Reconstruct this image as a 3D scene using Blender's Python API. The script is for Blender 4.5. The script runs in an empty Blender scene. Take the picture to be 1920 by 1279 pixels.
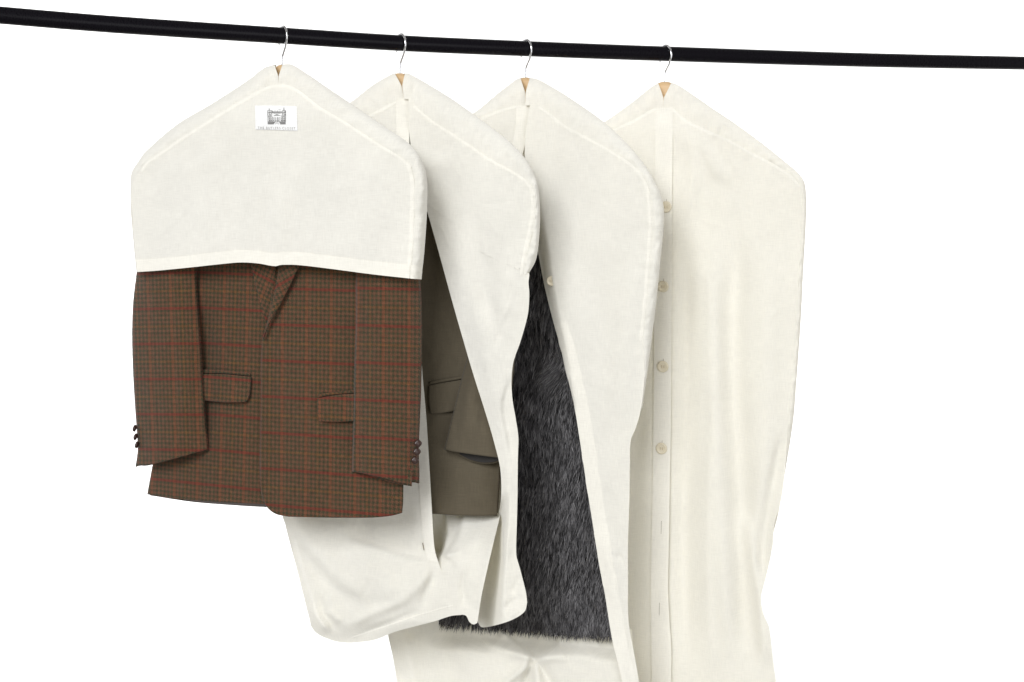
import bpy, math, random
import numpy as np
from mathutils import Vector

random.seed(7)
rng = np.random.default_rng(11)
scene = bpy.context.scene
COL = scene.collection

# ------------------------------------------------------------------ camera model
W0, H0 = 1920.0, 1279.0
FPX = 2667.0            # 50 mm lens on a 36 mm sensor
CX, CY = 960.0, 400.0   # level camera, horizon well above the picture centre (lens shift)
CAMZ = 1.5


def depth_rail(px):
    return 69.3 / (33.0 - 8.0 * px / 1920.0)


RAIL_PX = [(-420, -12), (-200, 10), (0, 28.5), (220, 46.5), (530, 67), (751, 81), (990, 91.5),
           (1250, 101), (1600, 112), (1920, 118.5), (2250, 124), (2500, 128)]


def rail_point(px, py):
    d = depth_rail(px)
    return np.array([(px - CX) / FPX * d, d, CAMZ + (CY - py) / FPX * d])


class Frame:
    """upright plane of one hanger: u along the hanger, w towards the viewer"""
    def __init__(self, px, py, yaw=20.0):
        self.rail = rail_point(px, py)
        self.O = self.rail[:2]
        a = math.radians(yaw)
        self.h = np.array([math.cos(a), -math.sin(a)])
        self.n = np.array([-math.sin(a), -math.cos(a)])

    def at(self, px, py, w):
        px = np.asarray(px, float); py = np.asarray(py, float); w = np.asarray(w, float)
        rx = (px - CX) / FPX
        t = (w + self.O @ self.n) / (rx * self.n[0] + self.n[1])
        return np.stack([rx * t, t + 0 * rx, CAMZ + (CY - py) / FPX * t], -1)

    def uv(self, P):
        u = (P[..., 0] - self.O[0]) * self.h[0] + (P[..., 1] - self.O[1]) * self.h[1]
        return np.stack([u, P[..., 2]], -1)


F1, F2, F3, F4 = Frame(530, 67), Frame(751, 81), Frame(986, 91.3), Frame(1247, 101)

# ------------------------------------------------------------------ numeric helpers
def spline(pts, n, closed=False):
    """centripetal-ish Catmull-Rom, resampled evenly by length"""
    P = np.array(pts, float)
    if len(P) == 2:
        t = np.linspace(0, 1, n)[:, None]
        return P[0] * (1 - t) + P[1] * t
    Q = np.vstack([2 * P[0] - P[1], P, 2 * P[-1] - P[-2]])
    out = []
    for i in range(1, len(Q) - 2):
        p0, p1, p2, p3 = Q[i - 1], Q[i], Q[i + 1], Q[i + 2]
        d = np.linalg.norm(p2 - p1) + 1e-9
        m1 = (p2 - p0) / (np.linalg.norm(p1 - p0) + d) * d
        m2 = (p3 - p1) / (d + np.linalg.norm(p3 - p2) + 1e-9) * d
        t = np.linspace(0, 1, 24, endpoint=False)[:, None]
        out.append((2*t**3 - 3*t**2 + 1) * p1 + (t**3 - 2*t**2 + t) * m1 + (-2*t**3 + 3*t**2) * p2 + (t**3 - t**2) * m2)
    out.append(P[-1:])
    C = np.vstack(out)
    s = np.concatenate([[0], np.cumsum(np.linalg.norm(np.diff(C, axis=0), axis=1))])
    q = np.linspace(0, s[-1], n)
    return np.stack([np.interp(q, s, C[:, k]) for k in range(C.shape[1])], -1)


def length(pts):
    P = np.array(pts, float)
    return np.linalg.norm(np.diff(P[:, :2], axis=0), axis=1).sum()


def sm(a, b, x):
    t = np.clip((np.asarray(x, float) - a) / (b - a), 0, 1)
    return t * t * (3 - 2 * t)


_perm = np.random.default_rng(3).permutation(512)
_ang = np.random.default_rng(4).uniform(0, 2 * math.pi, 512)


def noise2(x, y, seed=0):
    x = np.asarray(x, float) + seed * 17.31; y = np.asarray(y, float) - seed * 9.77
    xi = np.floor(x).astype(int); yi = np.floor(y).astype(int)
    xf = x - xi; yf = y - yi
    def g(ix, iy):
        k = _ang[_perm[(_perm[ix & 511] + iy) & 511]]
        return np.cos(k) * (x - ix) + np.sin(k) * (y - iy)
    u = xf**3 * (xf * (xf * 6 - 15) + 10); v = yf**3 * (yf * (yf * 6 - 15) + 10)
    a = g(xi, yi) * (1 - u) + g(xi + 1, yi) * u
    b = g(xi, yi + 1) * (1 - u) + g(xi + 1, yi + 1) * u
    return (a * (1 - v) + b * v) * 1.5


def polydist(px, py, pts):
    P = np.array(pts, float)
    best = np.full(px.shape, 1e9); sd = np.zeros(px.shape); lam = np.zeros(px.shape)
    L = np.concatenate([[0], np.cumsum(np.linalg.norm(np.diff(P, axis=0), axis=1))])
    for i in range(len(P) - 1):
        a, b = P[i], P[i + 1]
        d = b - a; l = np.linalg.norm(d)
        t = np.clip(((px - a[0]) * d[0] + (py - a[1]) * d[1]) / l**2, 0, 1)
        ex = px - a[0] - t * d[0]; ey = py - a[1] - t * d[1]
        dist = np.hypot(ex, ey)
        m = dist < best
        cr = (d[0] * (py - a[1]) - d[1] * (px - a[0])) / l
        best = np.where(m, dist, best); sd = np.where(m, np.sign(cr) * dist, sd)
        lam = np.where(m, (L[i] + t * l) / L[-1], lam)
    return best, sd, lam


def fold(px, py, kind, pts, width, amp, reach=60, soft=.3):
    """kind 'ridge': rounded fold; 'step': crease that drops from one side to the other"""
    pts = spline(pts, 10) if len(pts) > 2 else pts
    d, sd, lam = polydist(px, py, pts)
    win = sm(0, soft, lam) * sm(0, soft, 1 - lam) if soft > 0 else 1
    if kind == 'pucker':
        return amp * np.exp(-(d / width)**2) * (noise2(lam * reach, sd / 26., 7) + .5 * noise2(lam * reach * 2.7, sd / 14., 8)) * win
    if kind == 'ridge':
        return amp * np.exp(-(d / width)**2) * win
    return amp * .5 * np.tanh(sd / width) * np.exp(-(d / reach)**2) * win


def crumple(px, py, seed, amp=.0012, scale=70.):
    a = noise2(px / scale, py / (scale * 1.5), seed)
    b = noise2(px / (scale * .43), py / (scale * .6), seed + 5)
    c = 1 - 2 * np.abs(noise2(px / (scale * .8) + b * .5, py / (scale * .9), seed + 9))
    d = noise2(px / (scale * .17), py / (scale * .2), seed + 13)
    return amp * (a * .9 + b * .5 + c * .7 + d * .22)


class Surf:
    """depth of one cloth layer over its hanger plane"""
    def __init__(self, base, folds=(), seed=0, amp=.0012, scale=70., extra=None, gain=1., post=None, creases=None):
        self.creases = []
        if creases:
            n_, x0, x1, y0, y1 = creases
            r_ = np.random.default_rng(seed + 500)
            for _ in range(n_):
                cx_, cy_ = r_.uniform(x0, x1), r_.uniform(y0, y1)
                a_ = r_.choice([r_.normal(.25, .35), r_.normal(1.45, .25), r_.normal(2.3, .3)]); l_ = r_.uniform(28, 85)
                dx_, dy_ = math.cos(a_) * l_, math.sin(a_) * l_
                self.creases.append((r_.choice(['ridge', 'step']), [(cx_ - dx_, cy_ - dy_), (cx_ + r_.normal(0, 5), cy_ + r_.normal(0, 5)), (cx_ + dx_, cy_ + dy_)], r_.uniform(2.6, 5.5), r_.choice([-1, 1]) * r_.uniform(.0005, .0011), 22, .35))
        self.gain, self.post = gain, post
        self.base, self.folds, self.seed, self.amp, self.scale, self.extra = base, folds, seed, amp, scale, extra

    def __call__(self, px, py):
        px = np.asarray(px, float); py = np.asarray(py, float)
        w = np.full(px.shape, float(self.base))
        for f in self.folds:
            w = w + fold(px, py, *f) * self.gain
        for f in self.creases:
            w = w + fold(px, py, *f)
        if self.amp:
            w = w + crumple(px, py, self.seed, self.amp, self.scale)
        if self.extra:
            w = w + self.extra(px, py)
        if self.post:
            w = self.post(px, py, w)
        return w


# ------------------------------------------------------------------ object helpers
def empty(name, label, cat, loc, group=None):
    o = bpy.data.objects.new(name, None)
    COL.objects.link(o)
    o.location = Vector([float(v) for v in loc]); o.empty_display_size = .05
    o['label'] = label; o['category'] = cat
    if group: o['group'] = group
    return o


def world_loc(o):
    v = np.zeros(3)
    while o is not None:
        v += np.array(o.location); o = o.parent
    return v


def make(name, V, faces, mat, parent=None, uv=None, smooth=True, thick=0., colattr=None):
    V = np.asarray(V, float).reshape(-1, 3)
    if parent is not None:
        V = V - world_loc(parent)
    me = bpy.data.meshes.new(name)
    me.from_pydata(V.tolist(), [], [list(map(int, f)) for f in faces])
    if smooth:
        me.polygons.foreach_set('use_smooth', [True] * len(me.polygons))
    if uv is not None:
        uv = np.asarray(uv, float).reshape(-1, 2)
        l = me.uv_layers.new(name='cloth')
        idx = np.zeros(len(me.loops), int); me.loops.foreach_get('vertex_index', idx)
        l.data.foreach_set('uv', uv[idx].ravel())
    if colattr is not None:
        at = me.attributes.new('shade', 'FLOAT', 'POINT')
        at.data.foreach_set('value', np.asarray(colattr, float).ravel())
    me.materials.append(mat)
    me.update()
    o = bpy.data.objects.new(name, me)
    COL.objects.link(o)
    if parent is not None:
        o.parent = parent
    if thick:
        m = o.modifiers.new('thickness', 'SOLIDIFY'); m.thickness = thick; m.offset = -1
    return o


def grid_faces(nr, nc, off=0):
    r, c = np.meshgrid(np.arange(nr - 1), np.arange(nc - 1), indexing='ij')
    a = (r * nc + c).ravel() + off
    return np.stack([a, a + nc, a + nc + 1, a + 1], -1)


def coons_px(top, right, bottom, left, step):
    nc = max(3, int(max(length(top), length(bottom)) / step) + 1)
    nr = max(3, int(max(length(left), length(right)) / step) + 1)
    T, B, L, R = spline(top, nc), spline(bottom, nc), spline(left, nr), spline(right, nr)
    s = np.linspace(0, 1, nc)[None, :, None]; t = np.linspace(0, 1, nr)[:, None, None]
    # corners taken from top / bottom; left / right bent to meet them
    k = np.linspace(0, 1, nr)[:, None]
    L = L + (T[0] - L[0]) * (1 - k) + (B[0] - L[-1]) * k
    R = R + (T[-1] - R[0]) * (1 - k) + (B[-1] - R[-1]) * k
    S = (1 - t) * T[None] + t * B[None] + (1 - s) * L[:, None] + s * R[:, None] \
        - ((1 - s) * (1 - t) * T[0] + s * (1 - t) * T[-1] + (1 - s) * t * B[0] + s * t * B[-1])
    return S, s[..., 0] + 0 * t[..., 0], t[..., 0] + 0 * s[..., 0]


def panel(name, fr, top, right, bottom, left, surf, mat, parent, step=4., profile=None, uvfn=None, thick=0., lift=0.):
    S, s, t = coons_px(top, right, bottom, left, step)
    px, py = S[..., 0], S[..., 1]
    w = surf(px, py) + lift
    if profile is not None:
        w = w + profile(s, t)
    P = fr.at(px, py, w)
    uv = fr.uv(P) if uvfn is None else uvfn(fr.uv(fr.at(px, py, 0 * w + w.mean())), px, py, s, t)
    return make(name, P, grid_faces(*px.shape), mat, parent, uv, thick=thick)


def strip(name, fr, pts, half, surf, mat, parent, lift=.0007, step=4., rows=5, thick=0., taper=True):
    """narrow doubled band of cloth following a line on a layer"""
    n = max(4, int(length(pts) / step))
    C = spline(pts, n)
    d = np.gradient(C, axis=0); d /= np.linalg.norm(d, axis=1)[:, None] + 1e-9
    nrm = np.stack([-d[:, 1], d[:, 0]], -1)
    k = np.linspace(-1, 1, rows)
    hw = half * (1 + .12 * noise2(np.arange(n) / 6., np.zeros(n), 3))
    S = C[None] + nrm[None] * (k[:, None] * hw[None, :])[..., None]
    w = surf(S[..., 0], S[..., 1]) + lift * (1 - k[:, None]**4 * .8)
    P = fr.at(S[..., 0], S[..., 1], w)
    F = grid_faces(rows, n)
    # face the viewer
    a, b, c = P.reshape(-1, 3)[F[0][:3]]
    if np.cross(b - a, c - a)[1] > 0:
        F = F[:, ::-1]
    return make(name, P, F, mat, parent, fr.uv(P), thick=thick)


def gusset(name, fr, pairs_l, pairs_r, surf, mat, parent, notch, seed=0, rows=14, amp=.005, surf_l=None):
    """the band over the hanger, split at the neck for the hook; continues down the far side"""
    xc, yap, ytop, hw = notch
    V, Fs, UV, off = [], [], [], 0
    for side, pairs in ((-1, pairs_l), (1, pairs_r)):
        A = np.array([[*s, *z] for s, z in pairs], float)
        n = max(8, int(length(A[:, 2:]) / 4.))
        C = spline(A, n)
        S, Z = C[:, :2], C[:, 2:]
        gap = np.linalg.norm(Z - S, axis=1)[:, None] + 1e-6
        S = S - (Z - S) / gap * np.minimum(2.6, gap * .3)
        t = np.linspace(0, 2, 2 * rows - 1)[:, None]
        f = np.where(t <= 1, np.sin(np.clip(t, 0, 1) * math.pi / 2), np.cos(np.clip(t - 1, 0, 1) * math.pi / 2))
        f = np.where(t <= 1, f ** .85, f)
        px = S[None, :, 0] + (Z - S)[None, :, 0] * f
        py = S[None, :, 1] + (Z - S)[None, :, 1] * f
        ws = (surf_l if surf_l is not None and side < 0 else surf)(S[:, 0], S[:, 1])[None, :] - .0008
        cw = np.cos(np.clip(t, 0, 2) * math.pi / 2)
        w = ws * np.sign(cw) * np.abs(cw) ** .75
        band = np.sin(np.clip(t, 0, 1) * math.pi) ** .7
        w = w + band * crumple(px, py, seed + 31, amp, 34.) * np.where(t <= 1, 1, 0)
        for q_, a_ in ((-24, .0035), (-13, -.002), (15, .003), (27, -.003)):
            w = w + a_ * np.exp(-((px - xc - q_ - (py - yap) * .12 * np.sign(q_)) / 6.)**2) * np.where(t <= 1, band, 0)
        # the slit for the hook
        q = np.clip((yap - py) / (yap - ytop), 0, 1.3)
        px = px + side * hw * q * np.exp(-np.abs(px - xc) / 16.) * np.where(w > -.01, 1, .6)
        P = fr.at(px, py, w)
        F = grid_faces(*px.shape, off)[:, ::-1]
        V.append(P.reshape(-1, 3)); UV.append(fr.uv(P).reshape(-1, 2)); Fs.append(F); off += px.size
    return make(name, np.vstack(V), np.vstack(Fs), mat, parent, np.vstack(UV))


def side(name, fr, pf, sf, pb, sb_, mat, parent, flip=False):
    """cloth side wall from a front edge back to the back panel"""
    n = max(8, int(length(pf) / 6.))
    A, B = spline(pf, n), spline(pb, n)
    t = np.linspace(0, 1, 9)[:, None]
    px = A[None, :, 0] * (1 - t) + B[None, :, 0] * t
    py = A[None, :, 1] * (1 - t) + B[None, :, 1] * t
    w = (sf(A[:, 0], A[:, 1]) - .0006)[None] * (1 - t) + sb_(B[:, 0], B[:, 1])[None] * t
    P = fr.at(px, py, w)
    F = grid_faces(*px.shape)
    return make(name, P, F if flip else F[:, ::-1], mat, parent, fr.uv(P))


def tube(path, rad, seg=10, cap=True):
    P = np.array(path, float); n = len(P)
    T = np.gradient(P, axis=0); T /= np.linalg.norm(T, axis=1)[:, None]
    up = np.array([0, 0, 1.]) if abs(T[0][2]) < .9 else np.array([1., 0, 0])
    N = np.cross(T[0], up); N /= np.linalg.norm(N)
    V = []
    r = np.broadcast_to(np.asarray(rad, float), (n,))
    for i in range(n):
        N = N - T[i] * (N @ T[i]); N /= np.linalg.norm(N)
        B = np.cross(T[i], N)
        a = np.linspace(0, 2 * math.pi, seg, endpoint=False)[:, None]
        V.append(P[i] + r[i] * (np.cos(a) * N + np.sin(a) * B))
    F = []
    for i in range(n - 1):
        for k in range(seg):
            F.append([i*seg + k, i*seg + (k+1) % seg, (i+1)*seg + (k+1) % seg, (i+1)*seg + k])
    if cap:
        F.append(list(range(seg))[::-1]); F.append([(n-1)*seg + k for k in range(seg)])
    return np.vstack(V), F


# ------------------------------------------------------------------ materials
class NT:
    def __init__(self, name):
        self.m = bpy.data.materials.new(name); self.m.use_nodes = True
        self.t = self.m.node_tree; self.t.nodes.clear()
        self.out = self.t.nodes.new('ShaderNodeOutputMaterial')

    def n(self, typ, **kw):
        x = self.t.nodes.new(typ)
        for k, v in kw.items():
            setattr(x, k, v)
        return x

    def link(self, a, b): self.t.links.new(a, b)

    def put(self, sock, v):
        if isinstance(v, bpy.types.NodeSocket): self.link(v, sock)
        elif isinstance(v, (tuple, list)) and len(v) == 3 and sock.type == 'RGBA': sock.default_value = (*v, 1)
        else: sock.default_value = v

    def math(self, op, a, b=0., c=0.):
        x = self.n('ShaderNodeMath', operation=op)
        for s, v in zip(x.inputs, (a, b, c)): self.put(s, v)
        return x.outputs[0]

    def mix(self, f, a, b, blend='MIX'):
        x = self.n('ShaderNodeMix', data_type='RGBA', blend_type=blend)
        self.put(x.inputs[0], f); self.put(x.inputs[6], a); self.put(x.inputs[7], b)
        return x.outputs[2]

    def uv(self, scale=(1, 1, 1)):
        u = self.n('ShaderNodeUVMap', uv_map='cloth')
        mp = self.n('ShaderNodeMapping'); self.link(u.outputs[0], mp.inputs[0]); mp.inputs['Scale'].default_value = scale
        return mp.outputs[0]

    def noise(self, vec, scale, detail=3., rough=.55):
        x = self.n('ShaderNodeTexNoise'); self.link(vec, x.inputs['Vector'])
        x.inputs['Scale'].default_value = scale; x.inputs['Detail'].default_value = detail
        x.inputs['Roughness'].default_value = rough
        return x.outputs[0]

    def ramp(self, f, a, b, lo=0., hi=1.):
        x = self.n('ShaderNodeMapRange'); self.link(f, x.inputs[0])
        for i, v in enumerate((lo, hi, a, b)): x.inputs[i + 1].default_value = v
        return x.outputs[0]

    def bump(self, h, strength, dist):
        x = self.n('ShaderNodeBump'); self.link(h, x.inputs['Height'])
        x.inputs['Strength'].default_value = strength; x.inputs['Distance'].default_value = dist
        return x.outputs[0]


def cotton(name, col, trans, tint):
    g = NT(name)
    warp = g.noise(g.uv((900, 55, 1)), 1., 2.)      # slubs along the threads, both ways
    weft = g.noise(g.uv((55, 900, 1)), 1., 2.)
    soft = g.noise(g.uv((14, 9, 1)), 1., 3.)
    v = g.math('ADD', g.ramp(warp, -.045, .045, .25, .75), g.ramp(weft, -.045, .045, .25, .75))
    v = g.math('ADD', g.math('ADD', v, 1.), g.ramp(soft, -.02, .02, .3, .7))
    c = g.mix(1., col, v, 'MULTIPLY')
    cm = g.n('ShaderNodeCombineColor')
    for i in range(3): g.link(v, cm.inputs[i])
    c = g.mix(1., col, cm.outputs[0], 'MULTIPLY')
    fine = g.noise(g.uv((1500, 1500, 1)), 1., 2.)
    crease = g.noise(g.uv((46, 30, 1)), 1., 5., .6)
    h = g.math('ADD', g.math('MULTIPLY', fine, .25), g.math('MULTIPLY', crease, 1.))
    nb = g.bump(h, .35, .0022)
    d = g.n('ShaderNodeBsdfDiffuse'); g.link(c, d.inputs['Color']); d.inputs['Roughness'].default_value = .6; g.link(nb, d.inputs['Normal'])
    tr = g.n('ShaderNodeBsdfTranslucent'); g.put(tr.inputs['Color'], tint); g.link(nb, tr.inputs['Normal'])
    mx = g.n('ShaderNodeMixShader'); mx.inputs[0].default_value = trans
    g.link(d.outputs[0], mx.inputs[1]); g.link(tr.outputs[0], mx.inputs[2])
    g.link(mx.outputs[0], g.out.inputs[0])
    return g.m


M_COTTON = cotton('cream_cotton', (.868, .849, .79), .18, (.885, .845, .68))
M_DOUBLE = cotton('doubled_cotton', (.872, .85, .785), .10, (.87, .82, .71))


def principled(name, col, rough=.5, metal=0., spec=.5, **kw):
    g = NT(name)
    b = g.n('ShaderNodeBsdfPrincipled')
    g.put(b.inputs['Base Color'], col)
    b.inputs['Roughness'].default_value = rough; b.inputs['Metallic'].default_value = metal
    b.inputs['Specular IOR Level'].default_value = spec
    for k, v in kw.items(): b.inputs[k].default_value = v
    g.link(b.outputs[0], g.out.inputs[0])
    return g, b


def tweed(name):
    g = NT(name)
    b = g.n('ShaderNodeBsdfPrincipled')
    u = g.n('ShaderNodeUVMap', uv_map='cloth')
    # the wool is never quite square: a little wander in the yarns
    wn = g.n('ShaderNodeTexNoise'); wn.inputs['Scale'].default_value = 60.; wn.inputs['Detail'].default_value = 3.
    g.link(u.outputs[0], wn.inputs['Vector'])
    off = g.n('ShaderNodeVectorMath', operation='MULTIPLY_ADD')
    g.link(wn.outputs['Color'], off.inputs[0]); off.inputs[1].default_value = (.0011,) * 3; g.link(u.outputs[0], off.inputs[2])
    sx = g.n('ShaderNodeSeparateXYZ'); g.link(off.outputs[0], sx.inputs[0])
    th = .0565 / 64
    i = g.math('FLOOR', g.math('DIVIDE', sx.outputs[0], th)); j = g.math('FLOOR', g.math('DIVIDE', sx.outputs[1], th))
    fm = lambda a, k: g.math('FLOORED_MODULO', a, k)
    lt = lambda a, k: g.math('LESS_THAN', a, k)
    twill = lt(fm(g.math('ADD', i, j), 4.), 1.5)
    gi, gj = lt(fm(i, 8.), 3.5), lt(fm(j, 8.), 3.5)
    olive, brown, rust = (.041, .040, .021), (.122, .057, .033), (.165, .058, .029)
    red, ochre = (.150, .021, .016), (.140, .064, .026)
    warp = g.mix(gi, olive, brown)
    warp = g.mix(lt(fm(i, 48.), 5.5), warp, rust)
    warp = g.mix(g.math('MULTIPLY', lt(fm(g.math('ADD', i, -24.), 96.), 3.5), .8), warp, ochre)
    weft = g.mix(gj, olive, brown)
    weft = g.mix(lt(fm(g.math('ADD', j, -32.), 64.), 3.5), weft, ochre)
    warp2 = g.mix(g.math('MULTIPLY', lt(fm(j, 64.), 4.5), .22), warp, red)
    weft = g.mix(g.math('MULTIPLY', lt(fm(j, 64.), 4.5), .9), weft, red)
    c = g.mix(twill, weft, warp2)
    fib = g.noise(g.uv((1050, 850, 1)), 1., 4., .75)
    blot = g.noise(g.uv((160, 160, 1)), 1., 3.)
    k = g.math('MULTIPLY', g.ramp(fib, .25, 1.85, .28, .74), g.ramp(blot, .82, 1.18, .3, .7))
    cm = g.n('ShaderNodeCombineColor')
    for q in range(3): g.link(k, cm.inputs[q])
    c = g.mix(1., c, cm.outputs[0], 'MULTIPLY')
    # stray pale fibres
    fleck = g.noise(g.uv((520, 520, 1)), 1., 1.)
    c = g.mix(g.ramp(fleck, 0., .35, .70, .82), c, (.22, .15, .10))
    g.link(c, b.inputs['Base Color'])
    b.inputs['Roughness'].default_value = .95; b.inputs['Specular IOR Level'].default_value = .15
    b.inputs['Sheen Weight'].default_value = .12; b.inputs['Sheen Roughness'].default_value = .5
    g.link(g.bump(fib, .5, .0008), b.inputs['Normal'])
    g.link(b.outputs[0], g.out.inputs[0])
    return g.m


def suiting(name):
    g = NT(name)
    b = g.n('ShaderNodeBsdfPrincipled')
    warp = g.noise(g.uv((1300, 40, 1)), 1., 2.); weft = g.noise(g.uv((40, 1300, 1)), 1., 2.)
    v = g.math('ADD', g.ramp(warp, .35, .65, .25, .75), g.ramp(weft, .35, .65, .25, .75))
    c = g.mix(g.ramp(v, 0, 1, .7, 1.3), (.087, .072, .049), (.131, .109, .074))
    g.link(c, b.inputs['Base Color'])
    b.inputs['Roughness'].default_value = .85; b.inputs['Specular IOR Level'].default_value = .2
    b.inputs['Sheen Weight'].default_value = .08
    g.link(g.bump(v, .3, .0004), b.inputs['Normal'])
    g.link(b.outputs[0], g.out.inputs[0])
    return g.m


def fur_mat(name):
    g = NT(name)
    b = g.n('ShaderNodeBsdfPrincipled')
    a = g.n('ShaderNodeAttribute', attribute_name='shade')
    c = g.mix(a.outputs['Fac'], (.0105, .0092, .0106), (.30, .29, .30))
    g.link(c, b.inputs['Base Color'])
    b.inputs['Roughness'].default_value = .48; b.inputs['Specular IOR Level'].default_value = .35
    g.link(b.outputs[0], g.out.inputs[0])
    return g.m


def wood(name):
    g = NT(name)
    b = g.n('ShaderNodeBsdfPrincipled')
    n1 = g.noise(g.uv((14, 260, 1)), 1., 3.)
    g.link(g.mix(n1, (.62, .40, .20), (.74, .54, .32)), b.inputs['Base Color'])
    b.inputs['Roughness'].default_value = .42
    g.link(b.outputs[0], g.out.inputs[0])
    return g.m


def rail_mat(name):
    g = NT(name)
    b = g.n('ShaderNodeBsdfPrincipled')
    tc = g.n('ShaderNodeTexCoord')
    n1 = g.noise(tc.outputs['Object'], 420., 3.)
    g.put(b.inputs['Base Color'], (.0045, .0038, .0058))
    g.link(g.ramp(n1, .22, .36, .3, .7), b.inputs['Roughness'])
    b.inputs['Specular IOR Level'].default_value = .09
    g.link(g.bump(n1, .06, .0004), b.inputs['Normal'])
    g.link(b.outputs[0], g.out.inputs[0])
    return g.m


def horn(name, c0, c1, rough, spec=.5):
    g = NT(name)
    b = g.n('ShaderNodeBsdfPrincipled')
    tc = g.n('ShaderNodeTexCoord')
    n1 = g.noise(tc.outputs['Object'], 260., 3.)
    g.link(g.mix(n1, c0, c1), b.inputs['Base Color'])
    b.inputs['Roughness'].default_value = rough; b.inputs['Specular IOR Level'].default_value = spec
    g.link(g.bump(n1, .2, .0006), b.inputs['Normal'])
    g.link(b.outputs[0], g.out.inputs[0])
    return g.m


M_TWEED, M_SUIT, M_FUR, M_WOOD, M_RAIL = tweed('checked_tweed'), suiting('olive_wool'), fur_mat('dark_fur'), wood('pale_wood'), rail_mat('black_rail')
M_HOOK = principled('chrome_wire', (.62, .62, .64), .18, 1.)[0].m
M_LINING = horn('grey_lining', (.20, .17, .16), (.28, .25, .24), .45)
M_DARKLIN = horn('dark_lining', (.016, .014, .013), (.028, .024, .022), .5)
M_LEATHER = horn('brown_leather', (.020, .009, .007), (.055, .026, .020), .34)
M_PEARL = horn('cream_button', (.66, .58, .42), (.80, .74, .60), .35)
M_THREAD = horn('cream_thread', (.52, .44, .30), (.62, .54, .40), .8, .2)
M_SLIT = horn('buttonhole_slit', (.20, .16, .11), (.26, .21, .15), .9, .1)
M_LABEL = cotton('label_tape', (.875, .872, .862), .08, (.88, .87, .85))
M_INK = horn('grey_ink', (.17, .165, .16), (.26, .255, .25), .8, .1)
M_INKL = horn('pale_grey_ink', (.36, .35, .345), (.46, .45, .44), .8, .1)
M_BACKDROP = principled('white_paper', (.92, .92, .92), .9, 0., .1)[0].m

# ------------------------------------------------------------------ setting
def build_backdrop():
    n = 40
    V, F = [], []
    xs = np.linspace(-6.5, 7.5, n); zs = np.linspace(-2.5, 5.5, n)
    for z in zs:
        for x in xs:
            V.append((x, 5.4 + .004 * math.sin(x * 2.1), z))
    F = grid_faces(n, n)
    o = make('backdrop', V, F[:, ::-1], M_BACKDROP)
    o['kind'] = 'structure'
    return o


build_backdrop()

# rail
C = spline(RAIL_PX, 120)
V, F = tube([rail_point(x, y) for x, y in C], .013, 40)
rail = make('clothes_rail', V, F, M_RAIL)
rail['label'] = 'black metal clothes rail running across the top, carrying all four hangers'
rail['category'] = 'clothes rail'


# ------------------------------------------------------------------ hangers
def hanger(fr, neck, label, arm_l, arm_r, width_px, hook_yaw=59., top_w=9.):
    nx, ny = neck
    base = fr.at(nx, ny, 0.)
    t = empty('clothes_hanger', label, 'hanger', base, 'wooden hangers hooked over the rail')
    a = math.radians(hook_yaw)
    hd = np.array([math.cos(a), -math.sin(a), 0.]); zz = np.array([0, 0, 1.])
    c = fr.rail.copy()
    R = .0172
    cz = .013 + .0018 - R
    pts = [c + hd * R * math.cos(q) + zz * (cz + R * math.sin(q)) for q in np.radians(np.linspace(215, -38, 40))]
    drop = base[2] - c[2]
    e = pts[-1]
    a0 = (e - c) @ hd; z0 = e[2] - c[2]
    for k in np.linspace(.1, 1, 12):          # S-bend back under the rail
        s = k * k * (3 - 2 * k)
        pts.append(c + hd * a0 * (1 - s) + zz * (z0 + (-.034 - z0) * k))
    foot = np.array([base[0], base[1], base[2] - .012])
    lo = pts[-1]
    for k in np.linspace(.08, 1, 10):
        pts.append(lo * (1 - k) + foot * k)
    V, F = tube(pts, .0018, 10)
    make('hook', V, F, M_HOOK, t)
    # wooden yoke: rounded neck, sloping arms
    up = spline([*arm_l[::-1], (nx - top_w * 1.6, ny + 6), (nx - top_w * .7, ny - .2), (nx, ny - 1.), (nx + top_w * .7, ny - .2), (nx + top_w * 1.6, ny + 6), *arm_r], 120)
    lo_ = up.copy()
    dist = np.abs(up[:, 0] - nx)
    lo_[:, 1] += 26 + 30 * np.exp(-(dist / 60.)**2)
    k = np.linspace(0, 2 * math.pi, 14, endpoint=False)
    V = []
    for i in range(len(up)):
        thick = .0075
        mid = (up[i] + lo_[i]) / 2; hf = (lo_[i][1] - up[i][1]) / 2
        cs = np.sign(np.cos(k)) * np.abs(np.cos(k))**.7; sn = np.sign(np.sin(k)) * np.abs(np.sin(k))**.7
        V.append(fr.at(mid[0] + 0 * k, mid[1] - hf * cs, thick * sn))
    n = len(up); F = []
    for i in range(n - 1):
        for q in range(14):
            F.append([i*14 + q, i*14 + (q+1) % 14, (i+1)*14 + (q+1) % 14, (i+1)*14 + q])
    F.append(list(range(14))); F.append([(n-1)*14 + q for q in range(14)][::-1])
    P = np.vstack(V)
    make('wooden_yoke', P, F, M_WOOD, t, fr.uv(P))
    return t


hanger(F1, (529, 122), 'wooden hanger under the short shoulder cover, leftmost on the rail',
       [(480, 152), (400, 205), (300, 280)], [(580, 152), (660, 208), (760, 288)], 270)
hanger(F2, (750, 138), 'wooden hanger holding the open bag with the olive jacket',
       [(705, 170), (630, 220), (540, 290)], [(798, 170), (870, 220), (965, 300)], 250)
hanger(F3, (985, 146), 'wooden hanger holding the open bag with the dark fur coat',
       [(940, 184), (870, 232), (770, 300)], [(1032, 178), (1110, 228), (1205, 325)], 250)
hanger(F4, (1247, 154), 'wooden hanger in the closed buttoned bag, rightmost on the rail',
       [(1200, 195), (1120, 250), (1030, 320)], [(1295, 190), (1380, 250), (1480, 330)], 250, top_w=11.)

COVER_GROUP = 'cream cotton garment covers on the rail'
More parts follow.
